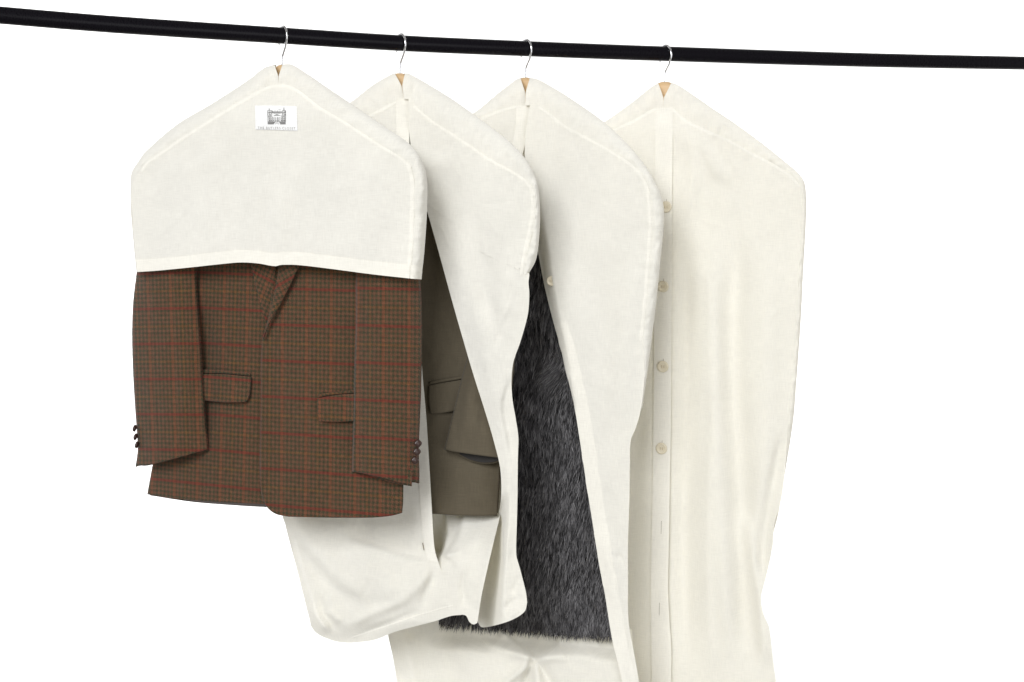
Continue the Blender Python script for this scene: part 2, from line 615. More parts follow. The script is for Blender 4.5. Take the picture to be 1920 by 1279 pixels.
# ================================================================== 1. shoulder cover + tweed jacket
s1 = Surf(.066, [
    ('ridge', [(527, 330), (526, 420), (524, 505)], 15, .0045, 60, .45),
    ('ridge', [(503, 300), (500, 400), (498, 505)], 14, -.0016, 60, .4),
    ('ridge', [(560, 330), (566, 500)], 26, -.002, 60, .4),
    ('ridge', [(640, 300), (668, 400), (672, 500)], 30, .0016, 60, .4),
    ('ridge', [(720, 330), (735, 400), (742, 510)], 24, -.0015, 60, .3),
    ('ridge', [(330, 300), (322, 400), (330, 500)], 40, -.0014, 60, .3),
    ('ridge', [(420, 240), (440, 360), (430, 480)], 28, -.002, 60, .3),
    ('ridge', [(590, 370), (660, 345), (720, 350)], 12, .0014, 60, .4),
    ('ridge', [(300, 340), (400, 300), (470, 290)], 20, .0012, 60, .4),
    ('pucker', [(262, 322), (350, 255), (475, 180), (522, 164), (560, 174), (700, 266), (770, 315)], 22, 0.0013, 30, 0),
    ('pucker', [(772, 330), (770, 420), (764, 515)], 16, 0.0012, 14, 0),
], seed=1, amp=.0013, scale=60., creases=(16, 270, 780, 190, 480),
    extra=lambda x, y: -.010 * sm(420, 245, x) - .006 * sm(690, 800, x) - .018 * sm(230, 150, y) + .003 * sm(400, 510, y))

cover = empty('shoulder_cover', 'short cream cotton shoulder cover with printed label over the checked tweed jacket', 'garment cover', F1.at(527, 121, 0), COVER_GROUP)
SEAM1_L = [(262, 318), (275, 300), (292, 289), (350, 249), (419, 206), (475, 173), (507, 158), (522, 157)]
SIL1_L = [(247, 322), (259, 303), (272, 285), (331, 234), (398, 194), (467, 149), (497, 127), (521, 121)]
SEAM1_R = [(522, 157), (535, 157), (559, 168), (599, 199), (643, 225), (698, 261), (750, 293), (770, 310), (777, 340), (777, 389), (774, 468), (768, 521)]
SIL1_R = [(523, 121), (543, 120.5), (566, 132), (612, 163), (665, 199), (722, 238), (768, 270), (788, 295), (800, 332), (801, 385), (796, 468), (790, 523)]
HEM1 = [(257, 509), (300, 506), (360, 500), (420, 493.5), (452, 491), (485, 493), (515, 498), (528, 495.5), (560, 496), (620, 503), (700, 513.5), (768, 521)]
LEFT1 = [(262, 318), (252, 336), (246, 365), (247, 400), (252, 450), (257, 509)]
TOP1 = SEAM1_L + SEAM1_R[1:8]
panel('front_panel', F1, TOP1, SEAM1_R[7:], HEM1, LEFT1, s1, M_COTTON, cover, 3.2)
gusset('shoulder_gusset', F1, [((257, 509), (255, 508)), ((252, 450), (249.5, 450)), ((246.5, 385), (244.5, 385)), ((250, 340), (244.5, 345))] + list(zip(SEAM1_L, SIL1_L)),
       list(zip(SEAM1_R, SIL1_R)), s1, M_COTTON, cover, (522, 142, 121, 7.), 1)
panel('back_panel', F1, TOP1, SEAM1_R[7:], [(257, 511), (400, 505), (520, 505), (640, 509), (768, 521)], LEFT1,
      Surf(-.055, (), 5, .001, 60, extra=lambda x, y: .016 * sm(420, 245, x) + .010 * sm(690, 800, x) + .012 * sm(230, 150, y)), M_COTTON, cover, 9.)
hem_up = [(x, y - 21 - .006 * (x - 257)) for x, y in HEM1]
hem_up[0] = (255.5, 487)
panel('hem', F1, hem_up, [(770, 497), (768, 522.5)], [(x, y + 1.2) for x, y in HEM1], [(255.5, 487), (257, 510)], s1, M_DOUBLE, cover, 3.5, lift=.0012)
panel('hem', F1, [(771, 497.5), (792.5, 500)], [(792.5, 500), (790.5, 524)], [(769, 522.5), (790.5, 524)], [(771, 497.5), (769, 522.5)],
      lambda x, y: s1(np.full_like(x, 770.), y) * np.clip(1 - np.clip((x - 769 - (522 - y) * .1) / 21.5, 0, 1)**2.4, 0, 1)**.6, M_DOUBLE, cover, 2., lift=.001)
strip('seam', F1, [(x + dx, y + dy) for (x, y), dx, dy in zip(TOP1, np.linspace(3, 0, len(TOP1)), [5] * len(TOP1))], 3.0, s1, M_DOUBLE, cover)
strip('seam', F1, [(x - 5, y) for x, y in SEAM1_R[7:]], 3.6, s1, M_DOUBLE, cover)

# sewn label with emblem and lettering
lab = panel('sewn_label', F1, [(478, 198), (517, 198), (556.5, 199.5)], [(556.5, 199.5), (558, 245.5)], [(479, 243), (518, 244), (558, 245.5)], [(478, 198), (479, 243)],
            s1, M_LABEL, cover, 3., lift=.0012)
lab['label'] = 'white woven label with a grey castle emblem and lettering'


def quad_list(quads, z):
    """quads in label-close-up units (13.714 per picture pixel), laid on the label"""
    V, F = [], []
    for q in quads:
        b = len(V)
        for x, y in q:
            px, py = 450 + x / 13.714, 180 + y / 13.714
            V.append(F1.at(px, py, s1(np.array([px]), np.array([py]))[0] + z))
        F.append(list(range(b, b + len(q))))
    return np.array(V), F


def rect(x0, y0, x1, y1): return [(x0, y0), (x0, y1), (x1, y1), (x1, y0)]


E = []
for x0, x1 in ((705, 822), (1084, 1180)):
    E += [rect(x0, 372, x1, 386), rect(x0, 386, x0 + 14, 500), rect(x1 - 14, 386, x1, 500), rect(x0 + 38, 398, x0 + 52, 498), rect(x0 + 62, 398, x0 + 80, 440), rect(x0 + 62, 460, x0 + 80, 500), rect(x0 + 14, 424, x1 - 14, 440)]
E += [rect(742, 326, 762, 340), rect(734, 340, 772, 346), rect(748, 346, 756, 372), rect(1112, 304, 1144, 314), rect(1124, 314, 1134, 372), rect(1106, 348, 1152, 356),
      rect(990, 346, 1050, 352)]
for k in range(8):
    E.append(rect(826 + k * 32, 392 if k % 2 else 380, 844 + k * 32, 424))
E += [rect(822, 424, 1084, 440), rect(860, 446, 1040, 452)]
E += [[(868, 516), (945, 486), (1040, 516), (1040, 504), (948, 466), (868, 504)], rect(705, 506, 1180, 520), rect(705, 530, 1180, 542), rect(900, 496, 990, 506)]
for x in (712, 744, 786, 836, 893, 956, 1000, 1048, 1088, 1130, 1166):
    E.append(rect(x, 542, x + 13, 660))
for x in (764, 810, 862, 922, 976, 1070, 1110, 1148):
    E += [rect(x, 560, x + 8, 596), rect(x - 4, 612, x + 12, 650)]
E += [rect(712, 660, 1172, 672), rect(712, 672, 862, 690), rect(712, 696, 850, 730), rect(1036, 672, 1172, 688), rect(1050, 694, 1172, 730),
      [(862, 672), (850, 730), (866, 730), (890, 684), (905, 672)], [(1036, 672), (1000, 672), (1020, 686), (1034, 730), (1050, 730)], rect(905, 700, 913, 730), rect(940, 690, 960, 712), rect(985, 700, 993, 730)]
V, F = quad_list(E, .0018)
make('emblem', V, F, M_INK, lab, smooth=False)
cu = bpy.data.curves.new('lettering', 'FONT'); cu.body = 'THE BUTLERS CLOSET'; cu.size = 1.; cu.space_character = 1.25
to = bpy.data.objects.new('lettering', cu); COL.objects.link(to)
bpy.context.view_layer.update()
tm = bpy.data.meshes.new_from_object(to.evaluated_get(bpy.context.evaluated_depsgraph_get()))
bpy.data.objects.remove(to)
TV = np.array([v.co[:] for v in tm.vertices]); TF = [list(p.vertices) for p in tm.polygons]
tx = (TV[:, 0] - TV[:, 0].min()) / np.ptp(TV[:, 0]); ty = (TV[:, 1] - TV[:, 1].min()) / np.ptp(TV[:, 1])
px = 483.2 + tx * 70.5; py = 241.8 - ty * 4.4 + tx * 1.2
make('lettering', F1.at(px, py, s1(px, py) + .0018), TF, M_INKL, lab, smooth=False)
strip('stitching', F1, [(480, 242.2), (518, 243.4), (556.5, 244.6)], .45, s1, M_INKL, lab, lift=.0016, rows=3)

# ------------------------------------------------------------------ tweed jacket
tw = empty('tweed_jacket', 'brown tweed jacket with red windowpane check hanging below the short shoulder cover', 'jacket', F1.at(527, 140, 0))


def tuv(du, dv, rot=0., cx=0., cy=0.):
    c, s = math.cos(math.radians(rot)), math.sin(math.radians(rot))
    def f(uv, px, py, ss, tt):
        u, v = uv[..., 0] - cx, uv[..., 1] - cy
        return np.stack([u * c - v * s + du, u * s + v * c + dv], -1)
    return f


def stripe_uv(x, y, w=.05, rot=0., du=0.):
    """put one red stripe of the check at this point of the cloth"""
    p = F1.uv(F1.at(x, y, w))
    return tuv(du + 1.13, .0565 * 20 + .002, rot, p[0], p[1])


def round_profile(a, b=0., e=2.2, lo_l=0., lo_r=0.):
    return lambda s, t: a * (1 - np.abs(2 * s - 1)**e) + b - lo_l * (1 - s)**3 - lo_r * s**3


TH = .0024
# far (left) front of the body
sb = Surf(.026, [('ridge', [(470, 560), (440, 760), (420, 930)], 50, .004, 60, .2), ('ridge', [(385, 560), (385, 840)], 24, -.008, 60, .2)], 21, .0016, 90.)
panel('body', F1, [(300, 300), (420, 240), (512, 250)], [(512, 250), (517, 500), (512, 700), (508, 850), (506, 946)],
      [(276, 927), (330, 935), (400, 941), (460, 944), (506, 946)], [(300, 300), (300, 500), (296, 800), (276, 927)], sb, M_TWEED, tw, 4.,
      profile=lambda s, t: -.03 * (1 - s)**3, uvfn=stripe_uv(440, 581, .03, 1.4), thick=TH)
# near (right) front with the cut-away corner
sr = Surf(.033, [('ridge', [(560, 600), (575, 760), (585, 940)], 40, .004, 60, .2), ('ridge', [(650, 560), (650, 900)], 26, -.006, 60, .2),
                 ('ridge', [(496, 640), (492, 760), (492, 900)], 9, .0022, 60, .1)], 22, .0016, 90.)
panel('body', F1, [(500, 250), (600, 230), (740, 300)], [(740, 300), (756, 500), (757, 800), (756, 940), (754, 962)],
      [(541, 969), (580, 970), (640, 971), (700, 970.5), (735, 967), (754, 962)], [(500, 250), (512, 500), (504, 590), (491, 640), (489, 760), (487, 870), (489, 920), (497, 946), (515, 963), (541, 969)],
      sr, M_TWEED, tw, 4., profile=lambda s, t: -.02 * s**4, uvfn=stripe_uv(600, 612, .035, .4), thick=TH)
# back and its lining
panel('back', F1, [(300, 300), (520, 230), (740, 300)], [(740, 300), (757, 500), (757, 800), (752, 955)], [(281, 929), (360, 941), (440, 947.5), (500, 951), (600, 955), (752, 956)],
      [(300, 300), (300, 500), (298, 800), (281, 929)], Surf(-.03, (), 23, .001, 90), M_TWEED, tw, 9., profile=lambda s, t: .02 * np.abs(2*s - 1)**3, thick=TH)
panel('lining', F1, [(320, 800), (430, 800), (600, 800)], [(600, 800), (600, 951)], [(300, 931.5), (400, 944), (460, 947.5), (498, 949.5), (600, 951)], [(320, 800), (300, 931.5)],
      Surf(-.022, (), 24, .001, 50), M_LINING, tw, 6.)


def sleeve(fr, top, right, bottom, left, w0, bulge, mat, parent, uvfn, seed, folds=(), back=-.02, lo_l=0., lo_r=0.):
    sf = Surf(w0, folds, seed, .0016, 80.)
    o = panel('sleeve', fr, top, right, bottom, left, sf, mat, parent, 3.6, profile=round_profile(bulge, lo_l=lo_l, lo_r=lo_r), uvfn=uvfn, thick=TH)
    u = panel('sleeve_underside', fr, top, right, [(x, y + 1.5) for x, y in bottom], left, Surf(w0 - .004, (), seed, .0006, 80.), mat, o, 6.,
              profile=round_profile(back, lo_l=lo_l, lo_r=lo_r), uvfn=uvfn, thick=TH)
    return o


L_SL = sleeve(F1, [(268, 330), (320, 300), (372, 320)], [(372, 320), (366, 509), (370, 580), (375, 650), (379, 720), (384, 790), (389, 843)],
              [(254, 875), (262, 872), (275, 872), (320, 862), (360, 851), (389, 843)], [(268, 330), (256, 509), (250, 560), (247.5, 620), (249, 690), (253, 760), (257, 815), (258, 845), (254, 875)],
              .034, .014, M_TWEED, tw, stripe_uv(300, 579, .05, -2.2, .3), 25,
              [('ridge', [(330, 520), (350, 650), (345, 820)], 20, .003, 60, .3), ('ridge', [(290, 540), (285, 700), (300, 850)], 22, -.003, 60, .3)], lo_l=.022)
R_SL = sleeve(F1, [(672, 330), (730, 300), (778, 330)], [(778, 330), (787, 523), (789.5, 580), (790, 650), (788.5, 720), (786, 790), (784, 840), (785, 880), (785, 905)],
              [(661, 884), (700, 892), (735, 901), (766, 908), (772, 903), (785, 905)], [(672, 330), (668, 509), (668, 600), (665, 700), (663, 800), (661, 884)],
              .038, .012, M_TWEED, tw, stripe_uv(720, 612, .05, .2, .7), 26,
              [('ridge', [(720, 540), (712, 700), (730, 880)], 24, .003, 60, .3), ('ridge', [(758, 560), (760, 800)], 14, -.0025, 60, .3)], lo_r=.026)
panel('sleeve_vent', F1, [(690, 880), (772, 880)], [(772, 880), (771, 908)], [(690, 891), (735, 905), (771, 912)], [(690, 880), (690, 891)], Surf(.032, (), 27, 0), M_TWEED, R_SL, 5., uvfn=stripe_uv(720, 879, .05), thick=TH)


# lapels
panel('lapel', F1, [(512, 440), (600, 440)], [(600, 440), (562, 497), (546, 530), (526, 570), (508, 603), (495, 634)], [(491, 634), (495, 634)],
      [(512, 440), (522, 498), (517, 538), (508, 578), (500, 608), (491, 634)], Surf(.048, (), 29, .0006, 40), M_TWEED, tw, 3.2,
      profile=lambda s, t: -.006 * t**2 + .003 * np.sin(s * math.pi), uvfn=stripe_uv(540, 525, .045, -28, .2), thick=.003)
panel('lapel', F1, [(440, 420), (514, 420)], [(514, 420), (517, 500), (510, 560), (502, 606)], [(499, 606), (502, 606)],
      [(440, 420), (468, 490), (482, 545), (499, 606)], Surf(.036, (), 30, .0006, 40), M_TWEED, tw, 3.6, profile=lambda s, t: -.008 * t**2,
      uvfn=stripe_uv(475, 512, .04, 24, .5), thick=.003)
# pocket flaps with their welts
f1 = panel('pocket_flap', F1, [(366, 700.5), (420, 702), (470, 707)], [(470, 707), (468.5, 728), (465, 746), (459, 754)], [(366, 750), (383, 751), (420, 754.5), (459, 754)], [(366, 700.5), (366, 750)],
           sb, M_TWEED, tw, 3.2, lift=.0065, profile=lambda s, t: .0035 * t, uvfn=stripe_uv(420, 709, .035, 2.2), thick=.003)
panel('welt', F1, [(366, 693), (420, 695), (468, 700)], [(468, 700), (469, 705)], [(366, 699), (420, 700.5), (469, 705)], [(366, 693), (366, 699)], sb, M_TWEED, f1, 3., lift=.0042, uvfn=stripe_uv(420, 670, .035, 2.2), thick=.002)
f2 = panel('pocket_flap', F1, [(595, 747), (630, 741), (672, 738)], [(672, 738), (672, 789)], [(599, 790), (630, 791), (672, 789)], [(595, 747), (595, 770), (599, 790)],
           sr, M_TWEED, tw, 3.2, lift=.0055, profile=lambda s, t: .0035 * t, uvfn=stripe_uv(630, 746, .035, .4), thick=.003)
panel('welt', F1, [(597, 740), (630, 735), (672, 731)], [(672, 731), (672, 736.5)], [(597, 745), (630, 739.5), (672, 736.5)], [(597, 740), (597, 745)], sr, M_TWEED, f2, 3., lift=.0036, uvfn=stripe_uv(630, 772, .035, .4), thick=.002)


def knot_button(center, axis, rad, parent):
    """woven leather football button: a domed knot with crossing grooves"""
    ax = np.array(axis, float); ax /= np.linalg.norm(ax)
    e1 = np.cross(ax, [0, 0, 1.]); e1 /= np.linalg.norm(e1); e2 = np.cross(ax, e1)
    V, F = [], []
    nr, ns = 9, 20
    for i in range(nr):
        th = math.pi * (i + .5) / nr
        for k in range(ns):
            ph = 2 * math.pi * k / ns
            g = 1 + .08 * math.cos(4 * ph) * math.sin(th) + .05 * math.cos(6 * th)
            V.append(np.array(center) + rad * g * (math.sin(th) * (math.cos(ph) * e1 + math.sin(ph) * e2)) + ax * rad * .55 * g * math.cos(th))
    for i in range(nr - 1):
        for k in range(ns):
            F.append([i*ns + k, (i+1)*ns + k, (i+1)*ns + (k+1) % ns, i*ns + (k+1) % ns])
    F.append(list(range(ns))); F.append([(nr-1)*ns + k for k in range(ns)][::-1])
    return make('button', V, F, M_LEATHER, parent)


h3 = np.array([F1.h[0], F1.h[1], 0]); n3 = np.array([F1.n[0], F1.n[1], 0])
for x, y in ((252.5, 803), (254, 819), (256.5, 834)):
    knot_button(F1.at(x, y, .020), -h3 * .9 + n3 * .3 + np.array([0, 0, .25]), .0056, L_SL)
for x, y in ((783.5, 831.5), (781.5, 847), (778, 863)):
    knot_button(F1.at(x, y, .034), n3 * .75 + h3 * .65 + np.array([0, 0, .1]), .0060, R_SL)


# ================================================================== 2. open bag with the olive jacket
bag2 = empty('garment_bag', 'long cream garment bag hanging open around an olive jacket, its bottom looped up', 'garment bag', F2.at(750, 138, 0), COVER_GROUP)
SEAM2_L = [(515, 330), (560, 290), (620, 250), (693, 214), (731, 194), (750, 186), (757, 184)]
SIL2_L = [(494, 335), (535, 272), (590, 232), (658, 191), (703, 157), (738, 139), (749, 137)]
SEAM2_R = [(757, 184), (766, 184), (776, 195), (809, 223), (840, 243), (878, 268), (921, 297), (965, 321), (990, 340), (1003, 362), (1004, 400), (997, 440), (988, 480), (984, 515)]
SIL2_R = [(751, 137), (763, 138), (785, 148), (826, 172), (857, 192), (893, 218), (935, 249), (970, 280), (994, 311), (1008, 345), (1012.5, 395), (1011, 445), (1005, 487), (992, 512)]
RIGHT2 = [(992, 512), (991, 530), (992.5, 552), (989.5, 590), (976, 640), (962, 681), (959, 715), (961, 750), (967, 785), (972, 822), (970, 860), (968, 900), (966.5, 980), (967, 1035), (976, 1070), (986, 1110), (988.5, 1130)]
EDGE2R = [(766, 190), (767, 250), (774, 300), (786, 350), (805, 415), (822, 475), (851, 580), (879, 675), (906, 755), (930, 828), (939, 862), (942, 900), (940, 935), (933, 975), (920, 1040), (905, 1110), (894, 1160)]


def c2_extra(x, y):
    # the free edge turns back towards the jacket at the top and is drawn in at the bottom
    deep = -.098 * sm(920, 990, y) * np.exp(-(np.clip(x - (936 - (y - 950) * .17), 0, 999) / (13 + np.clip(y - 950, 0, 300) * .09))**4)
    return deep - .010 * sm(420, 300, y) * sm(850, 770, x) - .014 * sm(940, 1010, x) * sm(800, 420, y)


s2c = Surf(.055, [
    ('ridge', [(800, 260), (850, 420), (905, 640), (940, 780)], 20, .006, 60, .3),
    ('ridge', [(830, 290), (880, 440), (930, 620)], 30, -.006, 60, .3),
    ('ridge', [(815, 300), (838, 350), (850, 400)], 26, -.009, 60, .4),
    ('pucker', [(776, 200), (840, 248), (921, 302), (990, 345)], 20, 0.0014, 22, 0), ('pucker', [(1000, 350), (998, 430), (984, 515)], 18, 0.0016, 14, 0),
    ('ridge', [(985, 420), (945, 560), (925, 700), (935, 820)], 26, .005, 60, .3),
    ('ridge', [(900, 520), (930, 610), (952, 680)], 15, -.005, 60, .35),
    ('ridge', [(970, 560), (930, 600), (900, 650)], 12, .003, 60, .3),
    ('step', [(962, 690), (941, 755), (953, 830), (960, 880)], 5, .010, 26, .3),
    ('ridge', [(950, 840), (955, 960), (952, 1060)], 11, .006, 60, .3),
    ('ridge', [(945, 960), (940, 1080), (930, 1170)], 12, .010, 60, .25),
    ('ridge', [(960, 1120), (972, 1090), (978, 1075)], 8, -.004, 60, .3),
    ('ridge', [(940, 1150), (965, 1125), (985, 1120)], 6, -.003, 60, .3),
    ('ridge', [(955, 1160), (975, 1140)], 5, .003, 60, .3),
], 41, .0015, 62., extra=c2_extra, gain=1.25, creases=(20, 790, 1000, 240, 1140))
panel('front_panel', F2, SEAM2_R[1:9], SEAM2_R[8:] + RIGHT2, [(894, 1160), (900, 1174), (907, 1176.5), (935, 1171), (965, 1160), (984, 1146), (988.5, 1130)], EDGE2R,
      s2c, M_COTTON, bag2, 3.2)
strip('seam', F2, [(x - 1, y + 5) for x, y in SEAM2_R[2:10]], 3.0, s2c, M_DOUBLE, bag2)
strip('seam', F2, [(x - 6, y) for x, y in SEAM2_R[9:]], 3.0, s2c, M_DOUBLE, bag2)

# left front, down to the looped-up bottom
EDGE2L = [(766, 184), (766.5, 230), (769, 300), (778, 450), (786, 600), (792, 700), (799, 780), (804.5, 865), (810, 960), (812.5, 1005), (816, 1035), (822.5, 1056), (836, 1090), (850, 1125), (866, 1153)]


def a2_extra(x, y):
    puff = .022 * np.exp(-((x - 690) / 120.)**2 - ((y - 1105) / 60.)**2)
    puff = puff - .012 * sm(320, 200, y)
    return puff - .03 * sm(600, 500, x) * sm(900, 700, y) - .02 * sm(1160, 1205, y) - .016 * sm(565, 535, x - (y - 1000) * .25)


def join_ab(x, y, w):
    d, sd, lam = polydist(x, y, [(822.5, 1056), (836, 1090), (850, 1125), (866, 1153)])
    k = np.exp(-(d / 15.)**2) * sm(1052, 1082, y)
    return w * (1 - k) + .052 * k


s2a = Surf(.05, [
    ('step', [(540, 985), (590, 1050), (640, 1100), (700, 1135)], 9, -.014, 46, .25),
    ('step', [(640, 1005), (700, 1022), (760, 1042), (822, 1052)], 7, .012, 50, .2),
    ('ridge', [(660, 1030), (720, 1090), (760, 1140)], 26, .006, 60, .3),
    ('ridge', [(822, 1060), (780, 1100), (740, 1140)], 14, .005, 60, .35),
    ('ridge', [(822, 1060), (800, 1110), (790, 1150)], 9, -.004, 60, .35),
    ('ridge', [(640, 1180), (700, 1150), (780, 1120)], 9, .004, 60, .3),
    ('ridge', [(660, 1195), (730, 1168), (800, 1140)], 6, -.003, 60, .3),
    ('ridge', [(600, 1110), (610, 1150), (640, 1190)], 9, -.004, 60, .3),
    ('ridge', [(580, 1130), (600, 1165), (625, 1190)], 8, .004, 60, .3),
    ('ridge', [(640, 1170), (620, 1150), (600, 1150)], 6, .003, 60, .3),
    ('ridge', [(790, 1010), (800, 1035)], 7, -.002, 60, .3),
], 42, .0017, 55., extra=a2_extra, gain=1.9, creases=(18, 540, 840, 970, 1190), post=join_ab)
BOT2L = [(583, 1174), (592, 1186), (612, 1197), (641, 1204.5), (675, 1204), (705, 1199), (740, 1185), (780, 1174), (815, 1165), (846, 1155), (866, 1153)]
gusset('shoulder_gusset', F2, list(zip(SEAM2_L, SIL2_L)), list(zip(SEAM2_R, SIL2_R)), s2c, M_COTTON, bag2, (750, 162, 137.5, 9.), 2, surf_l=s2a)
panel('front_panel', F2, [(515, 330), (560, 290), (620, 250), (693, 214), (731, 194), (750, 185), (766, 179)], EDGE2L, BOT2L,
      [(515, 330), (498, 420), (498, 600), (508, 800), (528, 960), (546, 1015), (556, 1065), (574, 1130), (583, 1174)], s2a, M_COTTON, bag2, 3.2)
# placket bands along both free edges
panel('placket', F2, [(742, 190), (766, 185)], EDGE2L[:12], [(802, 1050), (822.5, 1056)], [(742, 190), (742.5, 230), (745, 300), (754, 450), (764, 600), (771, 700), (778, 780), (783, 865), (789, 960), (793, 1005), (797, 1030), (802, 1050)],
      s2a, M_DOUBLE, bag2, 4., lift=.0012)
strip('buttonhole', F2, [(792.5, 1018), (795, 1032)], .8, s2a, M_SLIT, bag2, lift=.0022, rows=3)
strip('seam', F2, [(754, 189.5), (746, 191.5), (731, 199), (700, 215), (660, 236)], 3.0, s2a, M_DOUBLE, bag2)
strip('seam', F2, [(552, 1010), (567, 1065), (586, 1125), (600, 1165), (618, 1186)], 3.0, s2a, M_DOUBLE, bag2)
strip('seam', F2, [(660, 1196), (720, 1176), (790, 1152), (850, 1135)], 1.6, s2a, M_DOUBLE, bag2)


# inside back of the bag coming forward under the jacket
def b2_extra(x, y):
    fwd = sm(935, 1070, y + (x - 870) * .25)
    lx = np.interp(y, [940, 965, 1000, 1025, 1048], [834, 835, 838, 832, 823])
    return .085 * fwd * (1 - sm(-2, 3, lx - x) * sm(1054, 1030, y)) - .006 * sm(-2, 3, lx - x) * sm(1052, 1034, y)


s2b = Surf(-.036, [
    
    ('step', [(868, 958), (856, 1005), (830, 1046)], 3, -.016, 24, .1),
    ('ridge', [(825, 1046), (845, 1040), (868, 1036)], 6, .007, 60, .35),
    ('ridge', [(905, 985), (870, 1045), (860, 1110)], 18, .006, 60, .3),
    ('ridge', [(930, 1000), (912, 1080), (896, 1150)], 14, .008, 60, .2),
    ('ridge', [(870, 1060), (868, 1110), (872, 1150)], 7, -.004, 60, .3),
    ('ridge', [(835, 1060), (845, 1100), (860, 1140)], 9, .004, 60, .3),
], 43, .0013, 45., extra=b2_extra, gain=1.2, post=join_ab)
panel('inner_panel', F2, [(800, 930), (870, 930), (946, 930)], [(946, 930), (938, 965), (927, 1010), (915, 1060), (903, 1115), (895, 1165)],
      [(864, 1152), (874, 1155), (880, 1166), (888, 1171), (895, 1168)], [(800, 930), (806, 1000), (816, 1046), (834, 1090), (848, 1125), (864, 1152)], s2b, M_COTTON, bag2, 3.)
s2back = Surf(-.052, (), 44, .0015, 60)
panel('back_panel', F2, [(515, 330), (560, 290), (620, 250), (693, 214), (757, 184), (840, 243), (921, 297), (990, 340)],
      [(990, 340), (1004, 400), (988, 480), (980, 600), (958, 720), (966, 820), (962, 980), (970, 1100)], [(583, 1172), (700, 1170), (800, 1130), (870, 1110), (970, 1100)],
      [(515, 330), (498, 420), (498, 600), (508, 800), (530, 960), (560, 1080), (583, 1172)], s2back, M_COTTON, bag2, 8.)

side('side_panel', F2, RIGHT2[:-2], s2c, [(988, 480), (980, 600), (958, 720), (966, 820), (962, 980), (964, 1060)], s2back, M_COTTON, bag2)
side('side_panel', F2, [(515, 330), (498, 420), (498, 600), (508, 800), (528, 960), (546, 1015), (556, 1065), (574, 1130), (583, 1174)], s2a,
     [(515, 330), (498, 420), (498, 600), (508, 800), (530, 960), (560, 1080), (583, 1172)], s2back, M_COTTON, bag2, True)
side('bottom_panel', F2, BOT2L, s2a, [(583, 1172), (700, 1170), (800, 1130), (862, 1112)], s2back, M_COTTON, bag2, True)

# ------------------------------------------------------------------ olive jacket
ol = empty('suit_jacket', 'plain olive wool suit jacket inside the open garment bag, sleeve and pocket flap showing', 'jacket', F2.at(750, 160, 0))
so = Surf(.022, [('ridge', [(900, 860), (905, 960)], 22, .004, 60, .3), ('ridge', [(850, 500), (850, 900)], 30, -.004, 60, .3)], 51, .0012, 80.)
panel('body', F2, [(560, 310), (660, 250), (757, 240), (850, 260), (930, 320)], [(930, 320), (944, 500), (944, 750), (938, 870), (932, 967)],
      [(600, 955), (700, 958), (812, 963.5), (850, 966), (890, 967.5), (932, 967)], [(560, 310), (560, 600), (600, 955)], so, M_SUIT, ol, 4., profile=lambda s, t: -.02 * np.abs(2*s - 1)**4, thick=.002)
panel('back', F2, [(560, 310), (660, 250), (757, 240), (850, 260), (930, 320)], [(930, 320), (944, 500), (944, 750), (938, 870), (932, 962)],
      [(600, 950), (800, 958), (932, 962)], [(560, 310), (560, 600), (600, 950)], Surf(-.022, (), 52, .001, 80.), M_SUIT, ol, 9., profile=lambda s, t: .016 * np.abs(2*s - 1)**4, thick=.002)
SLO = dict(top=[(868, 330), (920, 300), (965, 340)], right=[(965, 340), (975, 500), (962, 700), (950, 800), (940, 861)],
           left=[(868, 330), (893, 560), (884, 640), (868, 700), (852, 765), (842, 805), (833, 843)])
osl = panel('sleeve', F2, SLO['top'], SLO['right'], [(833, 843), (855, 847.5), (885, 852), (915, 856), (940, 859)], SLO['left'],
            Surf(.030, [('ridge', [(900, 640), (880, 740), (872, 840)], 12, .004, 60, .3), ('ridge', [(930, 720), (905, 790), (895, 850)], 14, .004, 60, .3), ('ridge', [(900, 740), (890, 800)], 9, -.003, 60, .3)], 53, .001, 70.),
            M_SUIT, ol, 3.4, profile=lambda s, t: .010 * (1 - np.abs(2*s - 1)**2.4) + .008 * t**3, thick=.002)
panel('sleeve_underside', F2, SLO['top'], SLO['right'], [(835, 844), (855, 852), (878, 863), (900, 869), (922, 869.5), (939, 865)], SLO['left'],
      Surf(.027, (), 54, .0006, 70.), M_SUIT, osl, 5., profile=lambda s, t: -.002 * (1 - np.abs(2*s - 1)**2.4), thick=.002)
panel('cuff_lining', F2, [(858, 820), (935, 825)], [(935, 825), (936, 864)], [(862, 852), (880, 861), (900, 866.5), (920, 867), (936, 863)], [(858, 820), (862, 852)], Surf(.0295, (), 55, 0), M_DARKLIN, osl, 4.)
fo = panel('pocket_flap', F2, [(804, 723), (830, 718), (880, 710)], [(880, 710), (880, 766)], [(806.5, 776), (830, 774), (880, 766)], [(804, 723), (803.5, 750), (806.5, 776)], so, M_SUIT, ol, 3.2, lift=.0045, profile=lambda s, t: .003 * t, thick=.0022)
panel('welt', F2, [(805, 716), (830, 711.5), (880, 704)], [(880, 704), (880, 708.5)], [(805, 721), (830, 716.5), (880, 708.5)], [(805, 716), (805, 721)], so, M_SUIT, fo, 3.2, lift=.0030, thick=.0015)


